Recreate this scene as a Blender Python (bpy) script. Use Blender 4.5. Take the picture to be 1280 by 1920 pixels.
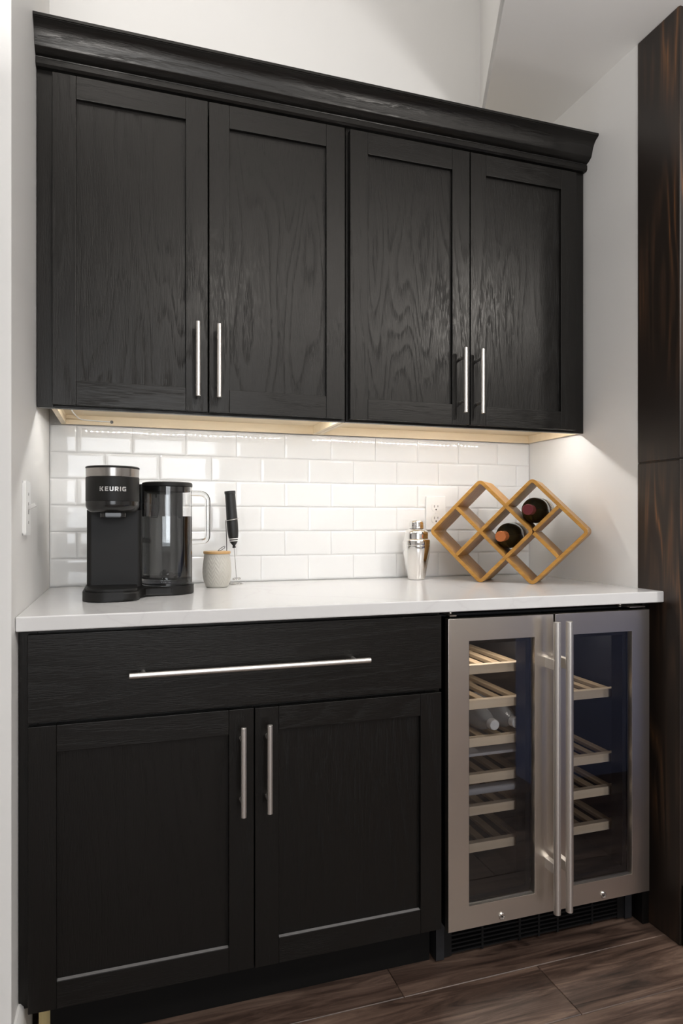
import bpy, bmesh, math, random
from mathutils import Vector, Matrix
random.seed(7)
PI = math.pi
for o in list(bpy.data.objects):
    bpy.data.objects.remove(o, do_unlink=True)
SC = bpy.context.scene
COL = SC.collection

# ------------------------------------------------------------------ camera, world, room and added lights, exposure
W = 1.5697                                   # width of the alcove
cam_d = bpy.data.cameras.new('camera'); cam = bpy.data.objects.new('camera', cam_d); COL.objects.link(cam)
cam.location = (0.2020, -2.0501, 1.0985)
cam.rotation_euler = (PI / 2, 0, -0.3146)
cam_d.sensor_fit = 'HORIZONTAL'; cam_d.sensor_width = 36.0
cam_d.lens = 1249.6 / 1280 * 36.0
cam_d.shift_x = 0.0; cam_d.shift_y = 18.64 / 1280
cam_d.clip_start = 0.02
SC.camera = cam
SC.view_settings.view_transform = 'Standard'; SC.view_settings.look = 'None'
SC.view_settings.gamma = 1.0; SC.view_settings.use_curve_mapping = False
SC.view_settings.exposure = 0.20
wd = bpy.data.worlds.new('world'); SC.world = wd; wd.use_nodes = True
wd.node_tree.nodes['Background'].inputs[0].default_value = (0.75, 0.82, 1.0, 1)
wd.node_tree.nodes['Background'].inputs[1].default_value = 0.4

def lamp(name, loc, power, size, color=(1, .95, .88), target=None, shape='DISK', size_y=None, spread=PI):
    d = bpy.data.lights.new(name, 'AREA'); d.energy = power; d.shape = shape; d.size = size
    if size_y: d.size_y = size_y
    d.color = color; d.spread = spread
    o = bpy.data.objects.new(name, d); COL.objects.link(o); o.location = loc
    if target is not None:
        o.rotation_euler = (Vector(target) - Vector(loc)).to_track_quat('-Z', 'Y').to_euler()
    return o
WARM = (1.0, .965, .92)
lamp('downlight_right', (2.3, -2.4, 2.425), 30, 0.16, WARM)
lamp('downlight_middle', (0.75, -2.6, 2.425), 14, 0.16, WARM)
lamp('downlight_rear', (2.3, -4.2, 2.425), 22, 0.16, WARM)
lamp('high_ceiling_light', (-0.1, -1.6, 3.27), 6, 1.0, (1, .97, .94))
lamp('added_uplight_right', (1.35, -1.95, 1.75), 17, 0.35, (1, .97, .94), (1.33, -1.80, 3))  # unseen lamp added to bounce light off the low ceiling
lamp('added_uplight_left', (0.0, -1.5, 1.95), 20, 0.5, (1, .97, .94), (0.0, -1.45, 4.0))  # unseen lamp added to brighten the upper back wall
lamp('added_rear_fill', (0.3, -5.38, 1.55), 34, 1.7, (.93, .96, 1), (0.3, 0, 1.45), 'RECTANGLE', 1.3)  # fill light added behind the camera to brighten the fronts

# ------------------------------------------------------------------ mesh helpers
def new(): return bmesh.new()
def merge(bm, t, mi=0, M=None):
    """add a finished small bmesh to bm with one material index"""
    if M is not None: bmesh.ops.transform(t, matrix=M, verts=t.verts[:])
    for f in t.faces: f.material_index = mi
    me = bpy.data.meshes.new('piece'); t.to_mesh(me); t.free(); bm.from_mesh(me); bpy.data.meshes.remove(me)
def box(bm, x0, x1, y0, y1, z0, z1, bev=0.0, seg=2, mi=0, M=None, color=None):
    t = bmesh.new()
    for v in bmesh.ops.create_cube(t, size=1.0)['verts']:
        v.co = Vector(((x0 + x1) / 2 + v.co.x * (x1 - x0), (y0 + y1) / 2 + v.co.y * (y1 - y0), (z0 + z1) / 2 + v.co.z * (z1 - z0)))
    if bev > 0: bmesh.ops.bevel(t, geom=t.edges[:], offset=bev, segments=seg, profile=0.5, affect='EDGES', clamp_overlap=True)
    if color is not None:
        cl = t.loops.layers.float_color.new('plank')
        for f in t.faces:
            for lp in f.loops: lp[cl] = color
    merge(bm, t, mi, M)
def quadgrid(bm, rows, closed=False, mi=0):
    """rows: lists of equal-length coordinate rings"""
    vs = [[bm.verts.new(c) for c in r] for r in rows]
    n = len(rows[0])
    for i in range(len(rows) - 1):
        for j in range(n if closed else n - 1):
            k = (j + 1) % n
            f = bm.faces.new((vs[i][j], vs[i][k], vs[i + 1][k], vs[i + 1][j])); f.material_index = mi
    return vs
def lathe(bm, prof, cx=0, cy=0, cz=0, n=48, mi=0, fn=None, M=None):
    """profile of (r, z); r==0 closes with a pole"""
    rings = []
    for r, z in prof:
        if r <= 1e-7:
            co = Vector((cx, cy, cz + z)); rings.append([bm.verts.new(M @ co if M is not None else co)]); continue
        ring = []
        for k in range(n):
            a = 2 * PI * k / n
            rr = r + (fn(a, z) if fn else 0)
            co = Vector((cx + rr * math.cos(a), cy + rr * math.sin(a), cz + z))
            ring.append(bm.verts.new(M @ co if M is not None else co))
        rings.append(ring)
    for a, b in zip(rings, rings[1:]):
        for k in range(n):
            k2 = (k + 1) % n
            if len(a) == 1 and len(b) == 1: break
            if len(a) == 1: f = bm.faces.new((a[0], b[k2], b[k]))
            elif len(b) == 1: f = bm.faces.new((a[k], a[k2], b[0]))
            else: f = bm.faces.new((a[k], a[k2], b[k2], b[k]))
            f.material_index = mi
def tube(bm, pts, r, n=12, closed=False, mi=0, rs=None):
    pts = [Vector(p) for p in pts]; N = len(pts); rows = []
    up = None
    for i, p in enumerate(pts):
        if closed: t = (pts[(i + 1) % N] - pts[i - 1]).normalized()
        else: t = (pts[min(i + 1, N - 1)] - pts[max(i - 1, 0)]).normalized()
        if up is None:
            up = Vector((0, 0, 1)) if abs(t.z) < .9 else Vector((1, 0, 0))
        a = (up - t * up.dot(t)).normalized(); b = t.cross(a); up = a
        rr = rs[i] if rs else r
        rows.append([p + a * rr * math.cos(2 * PI * k / n) + b * rr * math.sin(2 * PI * k / n) for k in range(n)])
    if closed: 
        vs = [[bm.verts.new(c) for c in rw] for rw in rows]
        for i in range(N):
            for k in range(n):
                f = bm.faces.new((vs[i][k], vs[i][(k + 1) % n], vs[(i + 1) % N][(k + 1) % n], vs[(i + 1) % N][k])); f.material_index = mi
    else:
        vs = quadgrid(bm, rows, closed=True, mi=mi)
        f = bm.faces.new(list(reversed(vs[0]))); f.material_index = mi
        f = bm.faces.new(vs[-1]); f.material_index = mi
def bar(bm, p, q, r, n=16, ch=0.0008, mi=0):
    """rod with chamfered ends"""
    p = Vector(p); q = Vector(q); t = (q - p).normalized()
    tube(bm, [p, p + t * ch, q - t * ch, q], r, n, mi=mi, rs=[r - ch, r, r, r - ch])
def prism(bm, poly, z0, z1, bev=0.0, seg=2, mi=0, M=None):
    """extrude a 2D polygon (x,y) from z0 to z1"""
    t = bmesh.new()
    lo = [t.verts.new((x, y, z0)) for x, y in poly]; hi = [t.verts.new((x, y, z1)) for x, y in poly]
    n = len(poly)
    fb = t.faces.new(list(reversed(lo))); ft = t.faces.new(hi)
    for k in range(n): t.faces.new((lo[k], lo[(k + 1) % n], hi[(k + 1) % n], hi[k]))
    if bev > 0:
        bmesh.ops.bevel(t, geom=list(fb.edges) + list(ft.edges), offset=bev, segments=seg, profile=.5, affect='EDGES', clamp_overlap=True)
    merge(bm, t, mi, M)
def rrect(x0, x1, y0, y1, r, n=8):
    """rounded rectangle outline; r is one radius or four (ll, lr, ur, ul)"""
    rs = r if isinstance(r, (tuple, list)) else (r,) * 4
    out = []
    for (cx, cy, a0), rr in zip(((x0, y0, PI), (x1, y0, 1.5 * PI), (x1, y1, 0), (x0, y1, .5 * PI)), rs):
        sx = 1 if cx == x0 else -1; sy = 1 if cy == y0 else -1
        for k in range(n + 1):
            a = a0 + PI / 2 * k / n
            out.append((cx + sx * rr + rr * math.cos(a), cy + sy * rr + rr * math.sin(a)))
    return out
def arc(cx, cz, r, a0, a1, n=8):
    return [(cx + r * math.cos(a0 + (a1 - a0) * k / n), cz + r * math.sin(a0 + (a1 - a0) * k / n)) for k in range(n + 1)]

def thing(name, label, cat, loc, group=None, rz=0):
    o = bpy.data.objects.new(name, None); COL.objects.link(o); o.empty_display_size = .05
    o.location = loc; o.rotation_euler = (0, 0, rz)
    o['label'] = label; o['category'] = cat
    if group: o['group'] = group
    return o
def wloc(o):
    v = Vector(o.location)
    return v if o.parent is None else v + wloc(o.parent)
def obj(name, bm, mats, parent=None, smooth=35, origin=None, label=None, local=False):
    """one mesh object; the bmesh is in world coordinates unless local"""
    bmesh.ops.recalc_face_normals(bm, faces=bm.faces[:])
    me = bpy.data.meshes.new(name)
    org = Vector(origin) if origin is not None else (wloc(parent) if parent is not None else Vector((0, 0, 0)))
    if not local:
        for v in bm.verts: v.co -= org
    bm.to_mesh(me); bm.free()
    for m in (mats if isinstance(mats, (list, tuple)) else [mats]): me.materials.append(m)
    if smooth:
        for p in me.polygons: p.use_smooth = True
        me.set_sharp_from_angle(angle=math.radians(smooth))
    o = bpy.data.objects.new(name, me); COL.objects.link(o)
    if smooth:
        wn = o.modifiers.new('weighted_normals', 'WEIGHTED_NORMAL'); wn.keep_sharp = True; wn.weight = 80
    if parent is not None:
        o.parent = parent
        if origin is not None: o.location = org - wloc(parent)
    elif not local: o.location = org
    if label: o['label'] = label
    return o
def tag(o, label, cat, group=None):
    o['label'] = label; o['category'] = cat
    if group: o['group'] = group
    return o
def struct(name, bm, mats, smooth=30):
    o = obj(name, bm, mats, None, smooth); o['kind'] = 'structure'; return o

# ------------------------------------------------------------------ materials
class NT:
    def __init__(s, name):
        s.m = bpy.data.materials.new(name); s.m.use_nodes = True; s.t = s.m.node_tree
        s.b = s.t.nodes['Principled BSDF']; s.out = s.t.nodes['Material Output']
    def n(s, typ, **kw):
        x = s.t.nodes.new(typ)
        for k, v in kw.items():
            if k in x.inputs: x.inputs[k].default_value = v
            else: setattr(x, k, v)
        return x
    def l(s, a, b): s.t.links.new(a, b)
    def set(s, **kw):
        for k, v in kw.items():
            k = k.replace('_', ' ')
            s.b.inputs[k].default_value = (*v, 1) if isinstance(v, tuple) and len(v) == 3 else v
        return s
    def ramp(s, fac, stops, interp='LINEAR'):
        r = s.n('ShaderNodeValToRGB'); r.color_ramp.interpolation = interp
        el = r.color_ramp.elements
        while len(el) < len(stops): el.new(.5)
        for e, (p, c) in zip(el, stops):
            e.position = p; e.color = (*c, 1) if len(c) == 3 else c
        s.l(fac, r.inputs[0]); return r
    def coords(s, scale=(1, 1, 1), rand=True, kind='Object'):
        tc = s.n('ShaderNodeTexCoord'); mp = s.n('ShaderNodeMapping'); mp.inputs['Scale'].default_value = scale
        s.l(tc.outputs[kind], mp.inputs['Vector'])
        if rand:
            oi = s.n('ShaderNodeObjectInfo'); ml = s.n('ShaderNodeMath', operation='MULTIPLY'); ml.inputs[1].default_value = 37.0
            s.l(oi.outputs['Random'], ml.inputs[0])
            cb = s.n('ShaderNodeCombineXYZ'); 
            for i in range(3): s.l(ml.outputs[0], cb.inputs[i])
            s.l(cb.outputs[0], mp.inputs['Location'])
        return mp.outputs[0]
    def bump(s, h, strength=.2, dist=.002):
        b = s.n('ShaderNodeBump'); b.inputs['Strength'].default_value = strength; b.inputs['Distance'].default_value = dist
        s.l(h, b.inputs['Height']); s.l(b.outputs[0], s.b.inputs['Normal']); return b
def plain(name, col, rough=.5, metal=0.0, **kw):
    return NT(name).set(Base_Color=col, Roughness=rough, Metallic=metal, **kw).m
def paint(name, col, rough=.55):
    m = NT(name).set(Base_Color=col, Roughness=rough)
    nz = m.n('ShaderNodeTexNoise', Scale=260.0, Detail=3.0); m.l(m.coords(rand=False), nz.inputs['Vector'])
    m.bump(nz.outputs[0], .06, .001); return m.m

def oak(name, axis, cathedral=False):
    """dark stained oak: long open pores along the axis"""
    m = NT(name)
    st = 1.0
    sc = {'z': (1, 1, .075), 'x': (.075, 1, 1)}[axis]
    v = m.coords(sc)
    pore = m.n('ShaderNodeTexNoise', Scale=420.0, Detail=4.0, Roughness=.6); m.l(v, pore.inputs['Vector'])
    v2 = m.coords({'z': (1, 1, .14), 'x': (.14, 1, 1)}[axis])
    big = m.n('ShaderNodeTexNoise', Scale=5.0, Detail=2.0, Roughness=.5); m.l(v2, big.inputs['Vector'])
    # growth rings: fold the broad noise into bands -> cathedral figure
    mul = m.n('ShaderNodeMath', operation='MULTIPLY'); mul.inputs[1].default_value = 26.0 if cathedral else 14.0
    m.l(big.outputs[0], mul.inputs[0])
    fr = m.n('ShaderNodeMath', operation='FRACT'); m.l(mul.outputs[0], fr.inputs[0])
    band = m.ramp(fr.outputs[0], [(0, (0, 0, 0)), (.55, (.25, .25, .25)), (.85, (1, 1, 1)), (1, (0, 0, 0))])
    pr = m.ramp(pore.outputs[0], [(.44, (0, 0, 0)), (.60, (1, 1, 1))])
    mx = m.n('ShaderNodeMath', operation='MULTIPLY'); m.l(pr.outputs[0], mx.inputs[0])
    ad = m.n('ShaderNodeMath', operation='ADD'); ad.inputs[1].default_value = .25; m.l(band.outputs[0], ad.inputs[0])
    m.l(ad.outputs[0], mx.inputs[1])
    col = m.ramp(mx.outputs[0], [(0, (.0040, .0036, .0032)), (1, (.0020, .0018, .0016))])
    m.l(col.outputs[0], m.b.inputs['Base Color'])
    rg = m.ramp(mx.outputs[0], [(0, (.30,) * 3), (1, (.54,) * 3)]); m.l(rg.outputs[0], m.b.inputs['Roughness'])
    inv = m.n('ShaderNodeMath', operation='SUBTRACT'); inv.inputs[0].default_value = 1.0; m.l(mx.outputs[0], inv.inputs[1])
    m.bump(inv.outputs[0], .34 if cathedral else .20, .0008)
    m.b.inputs['Specular IOR Level'].default_value = .38; m.b.inputs['Specular Tint'].default_value = (1, .97, .93, 1)
    return m.m
OAK_V = oak('dark_oak_vertical', 'z'); OAK_H = oak('dark_oak_horizontal', 'x'); OAK_P = oak('dark_oak_panel', 'z', True)

def softwood(name, c0, c1, axis=0, scale=60, rough=.45, bumps=.05):
    m = NT(name); sc = [1, 1, 1]; sc[axis] = .06
    nz = m.n('ShaderNodeTexNoise', Scale=scale, Detail=5.0, Roughness=.6); m.l(m.coords(tuple(sc)), nz.inputs['Vector'])
    r = m.ramp(nz.outputs[0], [(.3, c0), (.7, c1)]); m.l(r.outputs[0], m.b.inputs['Base Color'])
    m.b.inputs['Roughness'].default_value = rough
    m.bump(nz.outputs[0], bumps, .001); return m.m
MAPLE = softwood('pale_maple', (.74, .60, .41), (.82, .70, .51), 0, 40)
BEECH = softwood('beech', (.80, .63, .44), (.88, .73, .55), 0, 70)
BAMBOO = softwood('bamboo', (.32, .150, .026), (.47, .240, .048), 0, 90, .38)
BAMBOO_LID = softwood('bamboo_lid', (.45, .26, .10), (.58, .36, .15), 0, 90, .4)
PLY = softwood('raw_plywood', (.50, .38, .17), (.62, .49, .24), 2, 40, .7)

def post_wood():
    m = NT('stained_pine')
    v = m.coords((1, 1, .075), rand=False)
    big = m.n('ShaderNodeTexNoise', Scale=11.0, Detail=2.0, Roughness=.45, Distortion=.3); m.l(v, big.inputs['Vector'])
    mul = m.n('ShaderNodeMath', operation='MULTIPLY'); mul.inputs[1].default_value = 20.0; m.l(big.outputs[0], mul.inputs[0])
    fr = m.n('ShaderNodeMath', operation='PINGPONG'); fr.inputs[1].default_value = 1.0; m.l(mul.outputs[0], fr.inputs[0])
    v2 = m.coords((1, 1, .02), rand=False)
    fine = m.n('ShaderNodeTexNoise', Scale=240.0, Detail=3.0); m.l(v2, fine.inputs['Vector'])
    mask = m.n('ShaderNodeTexNoise', Scale=4.0, Detail=1.0); m.l(m.coords((1, 1, .5), rand=False), mask.inputs['Vector'])
    mr = m.ramp(mask.outputs[0], [(.40, (0, 0, 0)), (.68, (1, 1, 1))])
    band = m.ramp(fr.outputs[0], [(.35, (0, 0, 0)), (.95, (1, 1, 1))])
    mx = m.n('ShaderNodeMath', operation='MULTIPLY'); m.l(band.outputs[0], mx.inputs[0]); m.l(mr.outputs[0], mx.inputs[1])
    mf = m.n('ShaderNodeMath', operation='MULTIPLY'); m.l(mx.outputs[0], mf.inputs[0]); m.l(fine.outputs[0], mf.inputs[1])
    col = m.ramp(mf.outputs[0], [(0, (.017, .0115, .0085)), (.22, (.045, .025, .015)), (.6, (.21, .09, .029))])
    m.l(col.outputs[0], m.b.inputs['Base Color']); m.b.inputs['Roughness'].default_value = .38
    m.bump(fine.outputs[0], .12, .001); return m.m
POST = post_wood()

def floor_mat():
    m = NT('walnut_plank')
    at = m.n('ShaderNodeAttribute', attribute_name='plank')
    sh = m.n('ShaderNodeVectorMath', operation='ADD'); m.l(m.coords((.10, 1, 1), rand=False), sh.inputs[0]); 
    sx = m.n('ShaderNodeVectorMath', operation='SCALE'); sx.inputs['Scale'].default_value = 40.0
    m.l(at.outputs['Color'], sx.inputs[0]); m.l(sx.outputs[0], sh.inputs[1])
    nz = m.n('ShaderNodeTexNoise', Scale=30.0, Detail=8.0, Roughness=.68, Distortion=1.1); m.l(sh.outputs[0], nz.inputs['Vector'])
    sh2 = m.n('ShaderNodeVectorMath', operation='ADD'); m.l(m.coords((.25, 1, 1), rand=False), sh2.inputs[0]); m.l(sx.outputs[0], sh2.inputs[1])
    n2 = m.n('ShaderNodeTexNoise', Scale=9.0, Detail=3.0, Roughness=.5); m.l(sh2.outputs[0], n2.inputs['Vector'])
    c = m.ramp(nz.outputs[0], [(.30, (.018, .012, .0095)), (.44, (.066, .044, .035)), (.56, (.128, .090, .072)), (.72, (.22, .165, .132))])
    tone = m.ramp(n2.outputs[0], [(.3, (.62, .58, .56)), (.7, (1.15, 1.12, 1.10))])
    mm = m.n('ShaderNodeMix', data_type='RGBA', blend_type='MULTIPLY'); mm.inputs['Factor'].default_value = 1.0
    m.l(c.outputs[0], mm.inputs['A']); m.l(tone.outputs[0], mm.inputs['B'])
    sep = m.n('ShaderNodeSeparateColor'); m.l(at.outputs['Color'], sep.inputs[0])
    pt = m.ramp(sep.outputs[0], [(0, (.78, .74, .74)), (1, (1.2, 1.14, 1.06))])
    m2 = m.n('ShaderNodeMix', data_type='RGBA', blend_type='MULTIPLY'); m2.inputs['Factor'].default_value = 1.0
    m.l(mm.outputs['Result'], m2.inputs['A']); m.l(pt.outputs[0], m2.inputs['B'])
    m.l(m2.outputs['Result'], m.b.inputs['Base Color']); m.b.inputs['Roughness'].default_value = .42
    m.bump(nz.outputs[0], .22, .0015); return m.m
FLOOR = floor_mat()
FLOOR_EDGE = plain('plank_edge', (.16, .13, .10), .6)

def steel_mat(name, col, rough, axis):
    m = NT(name).set(Base_Color=col, Metallic=1.0, Roughness=rough)
    sc = [1, 1, 1]; sc[axis] = .012
    nz = m.n('ShaderNodeTexNoise', Scale=900.0, Detail=2.0); m.l(m.coords(tuple(sc)), nz.inputs['Vector'])
    r = m.ramp(nz.outputs[0], [(.3, (rough * .97,) * 3), (.7, (rough * 1.03,) * 3)]); m.l(r.outputs[0], m.b.inputs['Roughness'])
    return m.m
STEEL = steel_mat('brushed_steel', (.72, .665, .60), .30, 2)
NICKEL_V = plain('satin_nickel', (.84, .81, .77), .38, 1.0)
NICKEL_H = NICKEL_V
CHROME = plain('polished_steel', (.82, .80, .77), .05, 1.0)
WIRE = plain('steel_wire', (.62, .61, .60), .2, 1.0)

def quartz():
    m = NT('white_quartz')
    v = m.coords(rand=False)
    ds = m.n('ShaderNodeTexNoise', Scale=3.0, Detail=4.0); m.l(v, ds.inputs['Vector'])
    mxv = m.n('ShaderNodeVectorMath', operation='ADD'); sc = m.n('ShaderNodeVectorMath', operation='SCALE'); sc.inputs['Scale'].default_value = .5
    m.l(ds.outputs['Color'], sc.inputs[0]); m.l(v, mxv.inputs[0]); m.l(sc.outputs[0], mxv.inputs[1])
    vo = m.n('ShaderNodeTexVoronoi', feature='DISTANCE_TO_EDGE', Scale=2.2); m.l(mxv.outputs[0], vo.inputs['Vector'])
    r = m.ramp(vo.outputs['Distance'], [(0, (.675, .665, .665)), (.010, (.705, .70, .697)), (.04, (.715, .71, .707))])
    m.l(r.outputs[0], m.b.inputs['Base Color']); m.b.inputs['Roughness'].default_value = .16
    return m.m
QUARTZ = quartz()
WALL = paint('wall_paint', (.765, .757, .742)); CEIL = paint('ceiling_paint', (.74, .73, .715), .7)
LEDGE_LIGHT = plain('pale_ledge_highlight', (.16, .155, .155), .8)  # pale colour for the light caught by the base door ledges
TRIMW = plain('white_trim', (.80, .79, .77), .35)
TILE = plain('glazed_white_tile', (.80, .80, .795), .035, Specular_IOR_Level=.5)
GROUT = plain('white_grout', (.75, .745, .735), .8)
PLASTIC = plain('white_plastic', (.82, .82, .81), .28)
DARKSLOT = plain('dark_slot', (.02, .02, .02), .6)
BLACK = plain('black_paint', (.004, .0038, .0036), .55, Specular_IOR_Level=.2)
FRIDGE_BLK = plain('black_appliance_plastic', (.005, .005, .0055), .42, Specular_IOR_Level=.3)
LINER = plain('dark_grey_liner', (.013, .0135, .016), .5)
GREYP = plain('grey_plastic', (.42, .42, .44), .3)
COFFEE = plain('matte_black_plastic', (.0060, .0055, .005), .46, Specular_IOR_Level=.32)
COFFEE_G = plain('gloss_black_plastic', (.014, .013, .0125), .17)
SMOKE = plain('smoked_metal_band', (.34, .32, .30), .22, .9)
LETTER = plain('silver_lettering', (.62, .61, .60), .35, .6)
RUBBER = plain('black_rubber_grip', (.012, .012, .012), .42)
STONE = plain('glazed_stoneware', (.52, .50, .45), .42)
CORD = plain('dark_cord', (.03, .025, .02), .7)
CAPW = plain('white_cap', (.80, .80, .80), .4)
WINE = NT('dark_bottle_glass').set(Base_Color=(.006, .007, .005), Roughness=.06).m
LABELP = plain('cream_label', (.62, .56, .44), .6)
FOIL_R = NT('burgundy_foil').set(Base_Color=(.13, .018, .022), Roughness=.38, Metallic=.35).m
FOIL_O = NT('copper_foil').set(Base_Color=(.50, .16, .05), Roughness=.34, Metallic=.5).m
NAVY = paint('navy_blind', (.045, .06, .13), .6)

def glass_mat(name, col=(1, 1, 1), ior=1.45, rough=0.0):
    m = NT(name).set(Base_Color=col, Roughness=rough, IOR=ior); m.b.inputs['Transmission Weight'].default_value = 1.0
    return m.m
CLEAR = glass_mat('clear_jug_plastic', (.985, .99, .99), 1.45)
WATER = glass_mat('water', (.97, .985, .985), 1.33)
PET = NT('clear_bottle_plastic').set(Base_Color=(.80, .83, .85), Roughness=.12, IOR=1.45, Transmission_Weight=.82).m
def pane_mat():
    m = NT('tinted_pane'); t = m.t
    tr = m.n('ShaderNodeBsdfTransparent'); tr.inputs[0].default_value = (.90, .90, .92, 1)
    gl = m.n('ShaderNodeBsdfGlossy'); gl.inputs['Roughness'].default_value = .02; gl.inputs[0].default_value = (1, 1, 1, 1)
    fr = m.n('ShaderNodeFresnel'); fr.inputs[0].default_value = 1.85
    mx = m.n('ShaderNodeMixShader'); m.l(fr.outputs[0], mx.inputs[0]); m.l(tr.outputs[0], mx.inputs[1]); m.l(gl.outputs[0], mx.inputs[2])
    m.l(mx.outputs[0], m.out.inputs['Surface']); return m.m
PANE = pane_mat()
def emit(name, col, s):
    m = NT(name); e = m.n('ShaderNodeEmission'); e.inputs[0].default_value = (*col, 1); e.inputs[1].default_value = s
    m.l(e.outputs[0], m.out.inputs['Surface']); return m.m
LED = emit('led_chip', (1.0, .98, .945), 345.0)
DUSK = emit('dusk_sky_pane', (.16, .21, .42), .35)

# ------------------------------------------------------------------ setting
def floor():
    """planks along x, 0.172 m wide"""
    bm = new()
    PW = .172; rng = random.Random(3)
    y1 = -.458 + PW * 4; row = 0
    while y1 > -5.5:
        y0 = y1 - PW
        L = 1.22
        if abs(y1 + .458) < .01: x = .8164 - 3 * L
        elif abs(y1 + .63) < .01: x = 1.172 - 3 * L
        else: x = -2.6 - rng.random() * L
        while x < 4.6:
            c = (rng.random(), rng.random(), rng.random(), 1)
            box(bm, x + .0005, x + L - .0005, y0 + .0005, y1 - .0005, -.012, 0, .0012, 1, color=c)
            x += L
        y1 = y0; row += 1
    box(bm, -2.6, 4.7, -5.6, .3, -.05, -.004, mi=1)
    struct('floor', bm, [FLOOR, FLOOR_EDGE], 0)
floor()
HC, HH = 2.438, 3.3
def dl(y): return 1.3745 + y * (.185 / .417)        # slanting edge where the low ceiling stops
bm = new(); box(bm, -.15, W + .2, 0, .15, 0, HH + .1); struct('wall_back', bm, WALL)
bm = new(); box(bm, -2.5, 0, -.665, .15, 0, HH + .1, .004, 2); struct('wall_left', bm, WALL)
bm = new(); box(bm, W, 4.6, -.53, .15, 0, HC + .02); struct('wall_right', bm, WALL)
bm = new(); prism(bm, [(dl(.1), .1), (dl(-5.5), -5.5), (4.6, -5.5), (4.6, .1)], HC, HC + .06); struct('ceiling', bm, CEIL)
bm = new(); prism(bm, [(dl(.1), .1), (dl(-5.5), -5.5), (dl(-5.5) + .1, -5.5), (dl(.1) + .1, .1)], HC + .0005, HH + .1); struct('wall_bulkhead', bm, WALL)
bm = new(); box(bm, -2.6, 2.0, -5.6, .15, HH, HH + .1); struct('ceiling_upper', bm, CEIL)
bm = new(); box(bm, -2.6, 4.7, -5.6, -5.5, 0, HH + .1); struct('wall_rear', bm, WALL)
bm = new(); box(bm, -2.6, -2.5, -5.5, -.6, 0, HH + .1); struct('wall_far_left', bm, WALL)
bm = new(); box(bm, 4.6, 4.7, -5.5, .1, 0, HC + .05); struct('wall_far_right', bm, WALL)
# unseen low blue partition, added to give the cooler doors a blue reflection
bm = new(); box(bm, 1.82, 4.6, -1.68, -1.56, 0, .86); struct('added_partition', bm, paint('blue_reflection_paint', (.24, .28, .50), .5))
bm = new()
box(bm, -.62, -.55, -5.5, -5.44, .85, 2.25); box(bm, 1.15, 1.22, -5.5, -5.44, .85, 2.25)
box(bm, -.62, 1.22, -5.5, -5.44, 2.2, 2.27); box(bm, -.62, 1.22, -5.5, -5.42, .80, .87); box(bm, .28, .32, -5.5, -5.45, .87, 2.2)
win2 = struct('added_window_1', bm, TRIMW)  # unseen window, added as a frame for the rear fill light
bm = new(); box(bm, -.55, 1.15, -5.495, -5.48, .87, 2.2); obj('pane', bm, emit('added_glow_pane', (.85, .92, 1), .6), win2)  # glowing pane added as a light source

bm = new()
poly = [(0.0, 0.0), (.014, 0.0), (.014, .11), (.010, .128), (.004, .135), (0.0, .135)]
rows = [[(x, y, z) for x, z in poly] for y in (-.664, -.48)]
vs = quadgrid(bm, rows, True); bm.faces.new(vs[0]); bm.faces.new(vs[1])
struct('baseboard_left', bm, TRIMW)

# timber post standing at the front end of the right wall
PX0 = W - .002
bm = new()
box(bm, PX0, W + .20, -.681, -.5305, 0.0, 1.262, .004, 2)
box(bm, PX0, W + .20, -.681, -.5305, 1.2635, HC, .004, 2)
box(bm, PX0 + .004, W + .196, -.677, -.5345, 1.25, 1.28)
po = thing('timber_post', 'dark stained pine timber post from floor to ceiling beside the worktop end', 'post', (W + .1, -.605, 0))
obj('shaft', bm, POST, po)
bm = new(); box(bm, W + .003, W + .2, -.700, -.681, 0, .158, .004, 2); obj('plinth', bm, BLACK, po)

# ------------------------------------------------------------------ tile backsplash
def backsplash():
    bm = new()
    pz, pw, gap = .0752, .1518, .0028
    zs = 1.2235 - 4 * .0757
    rows = []
    z = .9165
    tops = [.994, 1.0705, 1.146, 1.222, 1.2965, 1.3735]
    for i, zt in enumerate(tops):
        rows.append((z, zt)); z = zt
    NX, NZ = 18, 14
    T = .0065
    def crown(s):       # pillowed edge
        return 1 - abs(s) ** 18
    for i, (z0, z1) in enumerate(rows):
        x = .0725 - pw if (i % 2 == 1) else .1487 - 2 * pw
        while x < W:
            a, b = max(x, .0015), min(x + pw, W - .0015)
            if b - a > .004:
                tx = random.uniform(-1, 1) * .0015; tz = random.uniform(-1, 1) * .0020
                grid = []
                for iz in range(NZ + 1):
                    sv = -1 + 2 * iz / NZ; sv = math.copysign(abs(sv) ** .42, sv)
                    ring = []
                    for ix in range(NX + 1):
                        su = -1 + 2 * ix / NX; su = math.copysign(abs(su) ** .42, su)
                        xx = a + gap / 2 + (su + 1) / 2 * (b - a - gap); zz = z0 + gap / 2 + (sv + 1) / 2 * (z1 - z0 - gap)
                        h = T - 0.0011 * (1 - crown(su) * crown(sv)) + .00030 * (1 - su * su) * (1 - sv * sv)
                        h += tx * (xx - (a + b) / 2) + tz * (zz - (z0 + z1) / 2)
                        ring.append((xx, -h, zz))
                    grid.append(ring)
                g = quadgrid(bm, grid)
                # sides down to the wall
                rim = g[0][:] + [r[-1] for r in g[1:]] + list(reversed(g[-1][:-1])) + [r[0] for r in reversed(g[1:-1])]
                low = [bm.verts.new((v.co.x, -.0005, v.co.z)) for v in rim]
                for k in range(len(rim)):
                    k2 = (k + 1) % len(rim)
                    bm.faces.new((rim[k], rim[k2], low[k2], low[k]))
            x += pw
    box(bm, .001, W - .001, -.0036, -.0003, .9155, 1.3735, mi=1)
    o = obj('backsplash', bm, [TILE, GROUT], None, 50)
    tag(o, 'glossy white subway tile backsplash between worktop and wall cabinets', 'backsplash')
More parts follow.
